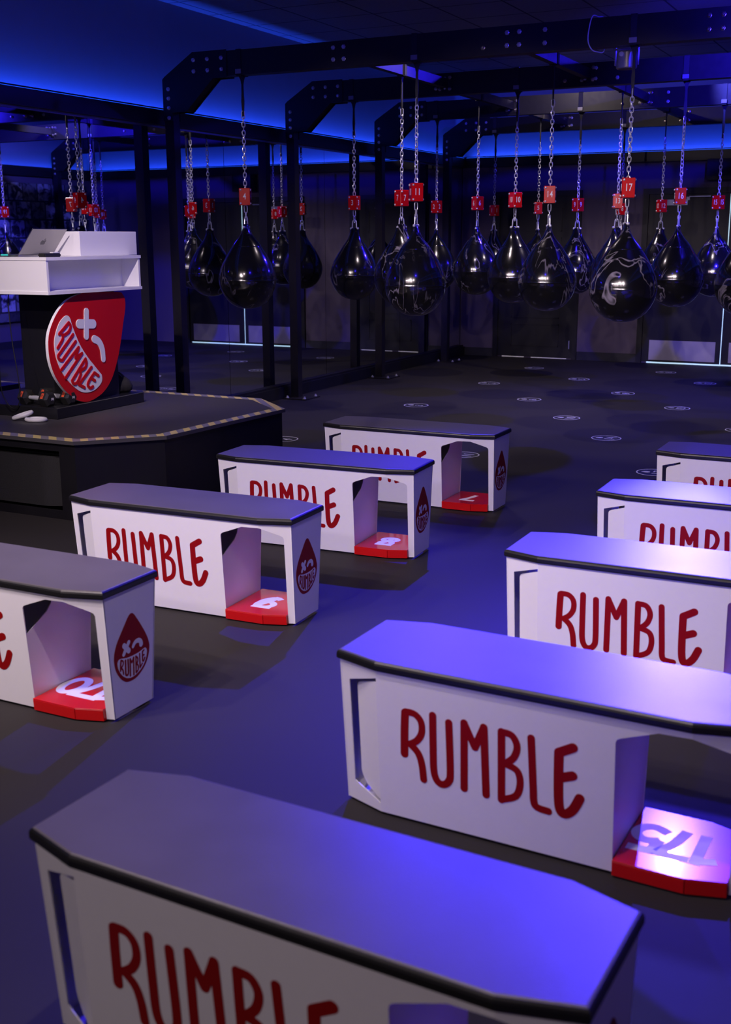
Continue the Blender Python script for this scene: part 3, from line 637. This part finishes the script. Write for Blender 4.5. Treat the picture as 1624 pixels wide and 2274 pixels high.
for n, x, y, a, lb in benches:
    if first is None:
        T = thing('step_bench', lb, 'bench', (x, y, 0), a, 'numbered step benches')
        put('body', BODY, T); put('top_pad', PAD, T); put('red_base', REDB, T); put('foot_plate', FOOT, T)
        pt = put('partition', PA, T); put('rumble_lettering', RUMM, T); dg = put('drop_logo', DRM, T); put('drop_face', DWM, dg)
        first = T
    else:
        T = copy_tree(first); T.location = (x, y, 0); T.rotation_euler = (0, 0, a); T['label'] = lb
        if x > -2:
            for ch in T.children:
                if ch.name.startswith('partition'): ch.data = PB
    b = BM(); digits(b, str(n), .372 if n < 10 else .372, .004, .158, lambda u, v, h: (.744-u, -v, .0502+h), 0, .0004, 1.15, .82)
    put('number', b.mesh('number', M['decal']), T)

# ------------------------------------------------------------------ stage platform
HZ = .4757
deck = [(-5.99,4.991), (-4.372,4.991), (-4.007,5.385), (-3.93,6.626), (-4.351,6.995), (-5.99,6.995)]
ST = thing('stage_platform', 'low black stage platform with yellow and black hazard tape round its edge', 'stage', (-5, 6, 0))
off = Vector((5, -6, 0))
def D(p, z): return (p[0]+5, p[1]-6, z)
b = BM(); b.prism([D(p, HZ-.022) for p in deck], [D(p, HZ) for p in deck]); b.build('deck', M['carpetdeck'], ST)
def inset(poly, e):
    out = []; n = len(poly)
    for i in range(n):
        p0, p1, p2 = Vector(poly[i-1]), Vector(poly[i]), Vector(poly[(i+1) % n])
        d1, d2 = (p1-p0).normalized(), (p2-p1).normalized(); n1, n2 = Vector((-d1.y, d1.x)), Vector((-d2.y, d2.x))
        bs = (n1+n2); out.append(tuple(p1 + bs*(e/(1+n1.dot(n2)))))
    return out
sk = inset(deck, .022)
# skirt with the speaker bay cut in the front
b = BM()
def wallseg(p, q, z0, z1):
    p, q = Vector(p), Vector(q); d = (q-p).normalized(); nn = Vector((-d.y, d.x))*.018
    pts = [p, q, q+nn, p+nn]; b.prism([D(v, z0) for v in pts], [D(v, z1) for v in pts])
wallseg(sk[1], sk[2], 0, HZ-.022); wallseg(sk[2], sk[3], 0, HZ-.022); wallseg(sk[3], sk[4], 0, HZ-.022); wallseg(sk[4], sk[5], 0, HZ-.022)
bx = -4.50
wallseg((bx, sk[1][1]), sk[1], 0, HZ-.022); wallseg(sk[0], (bx, sk[1][1]), .405, HZ-.022); wallseg(sk[0], (bx, sk[1][1]), 0, .05)
b.build('skirt', M['skirt'], ST)
b = BM(); b.box(D((bx,0),0)[0]-.001, D((bx,0),0)[0]+.017, D((0,sk[1][1]),0)[1]+.018, D((0,5.5),0)[1], .0, HZ-.022); b.box(-.97, .5, -.5, -.48, 0, HZ-.022); b.build('bay_lining', M['skirt'], ST)
t1, t2 = inset(deck, .002), inset(deck, .080)
for k in range(1, 5):
    b = BM(); q = [t1[k], t1[(k+1) % 6], t2[(k+1) % 6], t2[k]]
    b.prism([D(p, HZ+.0003) for p in q], [D(p, HZ+.0012) for p in q]); b.build('hazard_tape', M['stripe'], ST)
b = BM(); q = [t1[0], t1[1], t2[1], t2[0]]; b.prism([D(p, HZ+.0003) for p in q], [D(p, HZ+.0012) for p in q]); b.build('hazard_tape', M['stripe'], ST)
SW = thing('subwoofer', 'large black subwoofer with curved mesh grille in the bay under the stage front', 'speaker', (-5.0, 5.2, 0))
b = BM(); b.box(-.72, .46, -.10, .25, .05, .37); b.build('cabinet', M['rubber'], SW)
b = BM(); R = []
for k in range(9):
    t = k/8; x = .46-.16*t; R.append((x, -.10-.05*math.sin(t*PI/2), 0))
pts = [(.462, -.099)] + [(.46-.14*(k/8), -.10-.055*math.sin(k/8*PI/2)) for k in range(1, 9)] + [(-.72, -.155), (-.72, -.099)]
b.prism([(x, y, .06) for x, y in pts], [(x, y, .36) for x, y in pts]); b.build('grille', M['grille'], SW)

# ------------------------------------------------------------------ podium
PD = thing('podium', 'white topped instructor podium on black plinth with red drop sign', 'podium', (-5.3, 6.0, HZ))
def Q(x, y, z): return (x+5.3, y-6.0, z-HZ)
def qbox(b, x0, x1, y0, y1, z0, z1, mi=0):
    p, q = Q(x0, y0, z0), Q(x1, y1, z1); b.box(p[0], q[0], p[1], q[1], p[2], q[2], mi)
b = BM(); qbox(b, -5.95, -5.005, 5.585, 6.484, HZ+.001, .548); bmesh.ops.bevel(b.b, geom=b.b.edges[:], offset=.003, segments=1, affect='EDGES'); b.build('plinth', M['podium'], PD)
b = BM(); qbox(b, -5.462, -5.09, 5.80, 6.32, .548, 1.262); b.build('column', M['podium'], PD)
b = BM()   # white shelf box, open towards the room
x0, x1, y0, y1, z0, z1 = -5.78, -5.0, 5.568, 6.503, 1.262, 1.492
qbox(b, x0, x1+.006, y0-.004, y1+.006, z1-.020, z1); qbox(b, x0, x1+.006, y0-.004, y1+.006, z0, z0+.020)
qbox(b, x0, x1, y0, y0+.018, z0+.02, z1-.02); qbox(b, x0, x1, y1-.018, y1, z0+.02, z1-.02); qbox(b, x1-.16, x1-.145, y0+.018, y1-.018, z0+.02, z1-.02)
b.build('shelf_box', M['wlam'], PD)
b = BM(); qbox(b, -5.50, -5.095, 6.005, 6.60, 1.4925, 1.65); bmesh.ops.bevel(b.b, geom=b.b.edges[:], offset=.002, segments=1, affect='EDGES'); b.build('riser_box', M['wlam'], PD)
SG = BM(); XS = -5.03
bf = lambda u, v, h: Q(XS+h, u, v)
dropb = [(5.9023,1.2545), (5.9907,1.2603), (6.2859,1.2511), (6.3375,1.2324), (6.3582,1.1981), (6.3564,1.1379), (6.3266,1.039), (6.2823,.8941), (6.235,.7767), (6.1733,.6749), (6.1059,.6117), (6.0303,.5737),
         (5.9269,.5500), (5.8294,.5653), (5.7558,.6069), (5.6842,.6641), (5.6177,.7478), (5.5808,.8396), (5.572,.9339), (5.5844,1.0135), (5.6232,1.0851), (5.6851,1.1557), (5.775,1.2194)]
db = [tuple(p) for p in smoothline(dropb, 4, True)]; db = [(p[0], min(p[1], 1.2605)) for p in db]
fill2d(SG, db, bf, -.024, -.002); sign = SG.build('drop_sign', M['wlam'], PD)
b = BM(); fill2d(b, db, bf, -.0018, .0); b.build('sign_face', M['redb'], sign)
smile = [(5.7471,1.124), (5.7834,1.1092), (5.8061,1.0478), (5.8629,.935), (5.933,.8449), (6.0343,.7431), (6.0669,.7064), (6.0577,.6607), (5.9929,.6215), (5.9117,.6113), (5.8345,.6303), (5.7441,.6957), (5.676,.7734), (5.6339,.866), (5.6241,.9545), (5.6444,1.0215), (5.6877,1.0871)]
b = BM(); fill2d(b, [tuple(p) for p in smoothline(smile, 4, True)], bf, .0002, .004)
stroke2d(b, [(5.9483,1.1408), (5.9333,.9778)], .043, bf, .0002, .006); stroke2d(b, [(5.8719,1.0637), (6.0088,1.0546)], .060, bf, .0002, .005)
stroke2d(b, [(6.0126,.9550), (6.0561,.9333), (6.0867,.8832), (6.0928,.8133)], (.052, .040), bf, .0002, .005)
b.build('smile_and_eyes', M['wlam'], sign)
b = BM()
for pts in ([(5.7663,1.0788), (5.6713,1.0133)], [(5.7663,1.0788), (5.7831,1.0557), (5.766,1.0253), (5.7265,1.0061), (5.7002,1.0049)], [(5.7002,1.0049), (5.7006,.9797), (5.6491,.9274)],
            [(5.8016,1.0005), (5.6791,.9028), (5.6488,.8772), (5.6559,.8545), (5.6829,.8456), (5.7083,.8654), (5.8212,.9544)],
            [(5.8464,.9139), (5.6698,.7867)], [(5.8464,.9139), (5.8114,.8496)], [(5.8114,.8496), (5.8766,.8727)], [(5.8766,.8727), (5.7049,.7321)],
            [(5.9073,.8342), (5.7642,.7064)], [(5.9073,.8342), (5.9148,.8075), (5.8971,.7767), (5.8468,.7623)], [(5.8468,.7623), (5.8492,.736), (5.8107,.6883), (5.7767,.6856), (5.7642,.7064)],
            [(5.9614,.7735), (5.8288,.6733)], [(5.8288,.6733), (5.8803,.6478)], [(6.0263,.7107), (5.988,.7346)], [(5.988,.7346), (5.9284,.685), (5.9158,.6569), (5.939,.6377), (5.9647,.6447)], [(5.9595,.6981), (5.9882,.6817)]):
    stroke2d(b, pts, .0200, bf, .0042, .009)
b.build('sign_lettering', M['redb'], sign)

# ------------------------------------------------------------------ things on the podium and stage
LP = thing('laptop', 'open grey laptop on the white podium, lid back towards the room', 'laptop', (-5.42, 5.80, 1.4925))
b = BM(); b.box(-.12, .125, -.155, .165, .0, .014); bmesh.ops.bevel(b.b, geom=b.b.edges[:], offset=.003, segments=2, affect='EDGES'); b.build('keyboard_base', M['alu'], LP)
b = BM(); vx, vz = .160, .160; y0, y1 = -.147, .172
lidp = [(.122, y0, .010), (.122, y1, .010), (.122+vx, y1-.03, .010+vz), (.122+vx, y0-.03, .010+vz)]
b.plate(lidp, (-.005, 0, .005)); bmesh.ops.bevel(b.b, geom=b.b.edges[:], offset=.0012, segments=1, affect='EDGES'); lid = b.build('lid', M['alu'], LP)
P0 = Vector(lidp[0]); eu = (Vector(lidp[1])-P0); ev = (Vector(lidp[3])-P0); en = eu.cross(ev).normalized()
if en.x < 0: en = -en
lf = lambda u, v, h: tuple(P0+eu*u+ev*v+en*h)
b = BM()
ap = smoothline([(.50,.545), (.535,.57), (.565,.555), (.555,.50), (.565,.455), (.535,.40), (.50,.415), (.465,.40), (.435,.455), (.43,.51), (.445,.555), (.47,.57)], 3, True)
fill2d(b, [tuple(p) for p in ap], lf, .0002, .0006); stroke2d(b, [(.505,.59), (.52,.625)], .02, lf, .0002, .0006); b.build('lid_logo', M['logo'], lid)
# microphone case and white remote on the table edge
b = BM(); b.box(-.03, .03, -.075, .075, 0, .022); bmesh.ops.bevel(b.b, geom=b.b.edges[:], offset=.006, segments=2, affect='EDGES'); o = b.build('black_case', M['rubber']); o.location = (-5.045, 5.655, 1.4925)
tag(o, 'small flat black case on the podium edge in front of the laptop', 'case')
b = BM(); b.box(-.015, .015, -.028, .028, 0, .007); bmesh.ops.bevel(b.b, geom=b.b.edges[:], offset=.002, segments=2, affect='EDGES'); o = b.build('white_remote', M['wlam']); o.location = (-5.045, 5.70, 1.515)
tag(o, 'tiny white remote lying on the black case beside the laptop', 'remote')
CB = thing('power_cable', 'thin black cable with teal plug hanging in a loop over the podium edge', 'cable', (-5.42, 5.555, 1.5))
b = BM(); b.tube(smoothline([(.02, .06, .004), (.0, .03, .004), (-.005, -.004, 0), (0, -.012, -.2), (.0, -.01, -.5), (-.01, -.01, -.82), (.02, 0, -.93), (.07, .01, -.97), (.11, .02, -.93), (.11, .03, -.8), (.06, .05, -.55), (.03, .07, -.32), (.02, .09, -.245)], 8), .0035, 8)
b.build('cord', M['cable'], CB)
b = BM(); b.cyl((.02, .05, .004), (.06, .07, .004), .006, 12); b.build('teal_plug', M['teal'], CB, label='teal plug')
def dumbbell(x, y, rz, lb):
    T = thing('dumbbell', lb, 'dumbbell', (x, y, .549), rz, 'pair of hex dumbbells on the plinth')
    b = BM(); b.tube([(-.075, 0, .047), (-.05, 0, .047), (-.03, 0, .047), (0, 0, .047), (.03, 0, .047), (.05, 0, .047), (.075, 0, .047)], [.013, .013, .015, .017, .015, .013, .013], 14); b.build('handle', M['chrome'], T, True)
    for s in (-1, 1):
        b = BM(); R = []
        for dx, r_ in ((.062, .036), (.070, .053), (.125, .053), (.136, .036)): R.append([(s*dx, r_*math.cos(PI/6+PI/3*k+PI/6), .047+r_*math.sin(PI/6+PI/3*k+PI/6)) for k in range(6)])
        R = [[(p[0], p[1], max(p[2], .001)) for p in r] for r in R]
        b.rings(R); hd = b.build('hex_head', M['rubber'], T)
        b = BM(); r_ = .053*.866; a = PI/2+PI/3+PI/6*0
        c, n_ = math.cos(-PI*5/6), math.sin(PI*1/6)
        # orange weight label on the upper facet facing the front
        nv = Vector((0, -math.cos(PI/6), math.sin(PI/6))); tv = Vector((0, math.sin(PI/6), math.cos(PI/6))); c0 = Vector((s*.097, 0, .047))+nv*(r_+.0004)
        q = [c0+Vector((dx, 0, 0))+tv*dv for dx, dv in ((-.011, -.019), (.011, -.019), (.011, .019), (-.011, .019))]
        b.plate(q, nv*.0006); lo = b.build('weight_label', M['orange'], hd, label='orange label reading 10')
        t = text_mesh('10', .020, M['rubber'], .02, .0003); t.transform(Matrix.Translation(c0+nv*.0012) @ Matrix((Vector((tv)), Vector((-1, 0, 0)), nv)).transposed().to_4x4()); 
        put('number', t, lo)
    t = text_mesh('10', .024, M['decal'], .01, .0004); t.transform(Matrix.Translation((.1368, .008, .047)) @ Matrix.Rotation(PI/2, 4, 'Z') @ Matrix.Rotation(PI/2, 4, 'X')); put('end_print', t, hd)
dumbbell(-5.225, 5.645, -.10, 'front black hex dumbbell with orange 10 labels on the podium plinth')
dumbbell(-5.165, 5.775, -.08, 'rear black hex dumbbell, partly behind the other on the plinth')
# white rings
def ring(x, y, z, rz, tilt, lb, rx=.062, ry=.040):
    b = BM(); b.tube([(rx*math.cos(2*PI*k/28), ry*math.sin(2*PI*k/28), 0) for k in range(28)], .0125, 10, True)
    o = b.build('hand_grip_ring', M['wlam'], None, 60); o.location = (x, y, z); o.rotation_euler = (tilt[0], tilt[1], rz); tag(o, lb, 'ring', 'white oval rings on the stage')
ring(-5.085, 5.475, HZ+.013, .3, (0, 0), 'white oval plastic ring lying flat on the stage by the plinth')
ring(-5.19, 5.47, HZ+.034, .35, (.10, -.30), 'white oval plastic ring leaning on the other ring, left of it')
# dark bag behind the sign
b = BM(); prof2 = [(.0,0), (.08,.002), (.098,.02), (.10,.05), (.085,.085), (.055,.11), (.03,.125), (0,.13)]
b.lathe(prof2, 26)
for v in b.b.verts:
    a = math.atan2(v.co.y, v.co.x); k = 1+.13*math.sin(3*a+v.co.z*20)+.07*math.sin(7*a+1); v.co.x *= k*1.1; v.co.y *= k*.8
    v.co.z *= 1+.12*math.sin(2*a)
BG = thing('gym_bag', 'crumpled dark fabric bag on the plinth behind the red sign', 'bag', (-5.18, 6.405, .549))
b.build('bag_cloth', M['fabric'], BG, 60)
b = BM(); b.tube(smoothline([(-.03, -.02, .10), (-.02, -.06, .14), (.03, -.07, .15), (.06, -.03, .12), (.05, .0, .09)], 6), .006, 8); b.build('carry_strap', M['strap'], BG)

# ------------------------------------------------------------------ fixture and cable on the first beam
SL = thing('stage_light', 'grey stage light hanging under the nearest beam above bag 17', 'light', (-2.14, 8.325, 2.86))
b = BM(); R = []
for z, r_ in ((-.125, .066), (-.118, .072), (-.02, .072), (-.012, .066)): R.append([(r_*math.cos(2*PI*k/28), r_*math.sin(2*PI*k/28)*.9, z) for k in range(28)])
b.rings(R); b.build('housing', M['fixture'], SL, 30)
b = BM(); b.cyl((-.02, -.06, -.035), (-.02, -.078, -.035), .016, 16); b.build('knob', M['chrome'], SL, 30)
b = BM(); b.box(-.082, -.076, -.015, .015, -.10, .05); b.box(.076, .082, -.015, .015, -.10, .05); b.box(-.082, .082, -.06, .015, .0, .004); b.build('yoke', M['fixture'], SL)
b = BM(); b.cyl((0, 0, -.127), (0, 0, -.124), .055, 24); b.build('lens', M['cable'], SL)
b = BM(); b.tube([(x, y, z) for x, y, z in smoothline([(-2.335,8.118,3.06), (-2.355,8.112,2.98), (-2.358,8.112,2.90), (-2.33,8.118,2.845), (-2.30,8.16,2.835), (-2.28,8.235,2.85), (-2.28,8.245,2.96), (-2.29,8.235,3.06), (-2.31,8.18,3.064)], 6, True)], .004, 8, True)
o = b.build('cable_loop', M['decal']); tag(o, 'thin white cable looped around the nearest beam left of the stage light', 'cable')
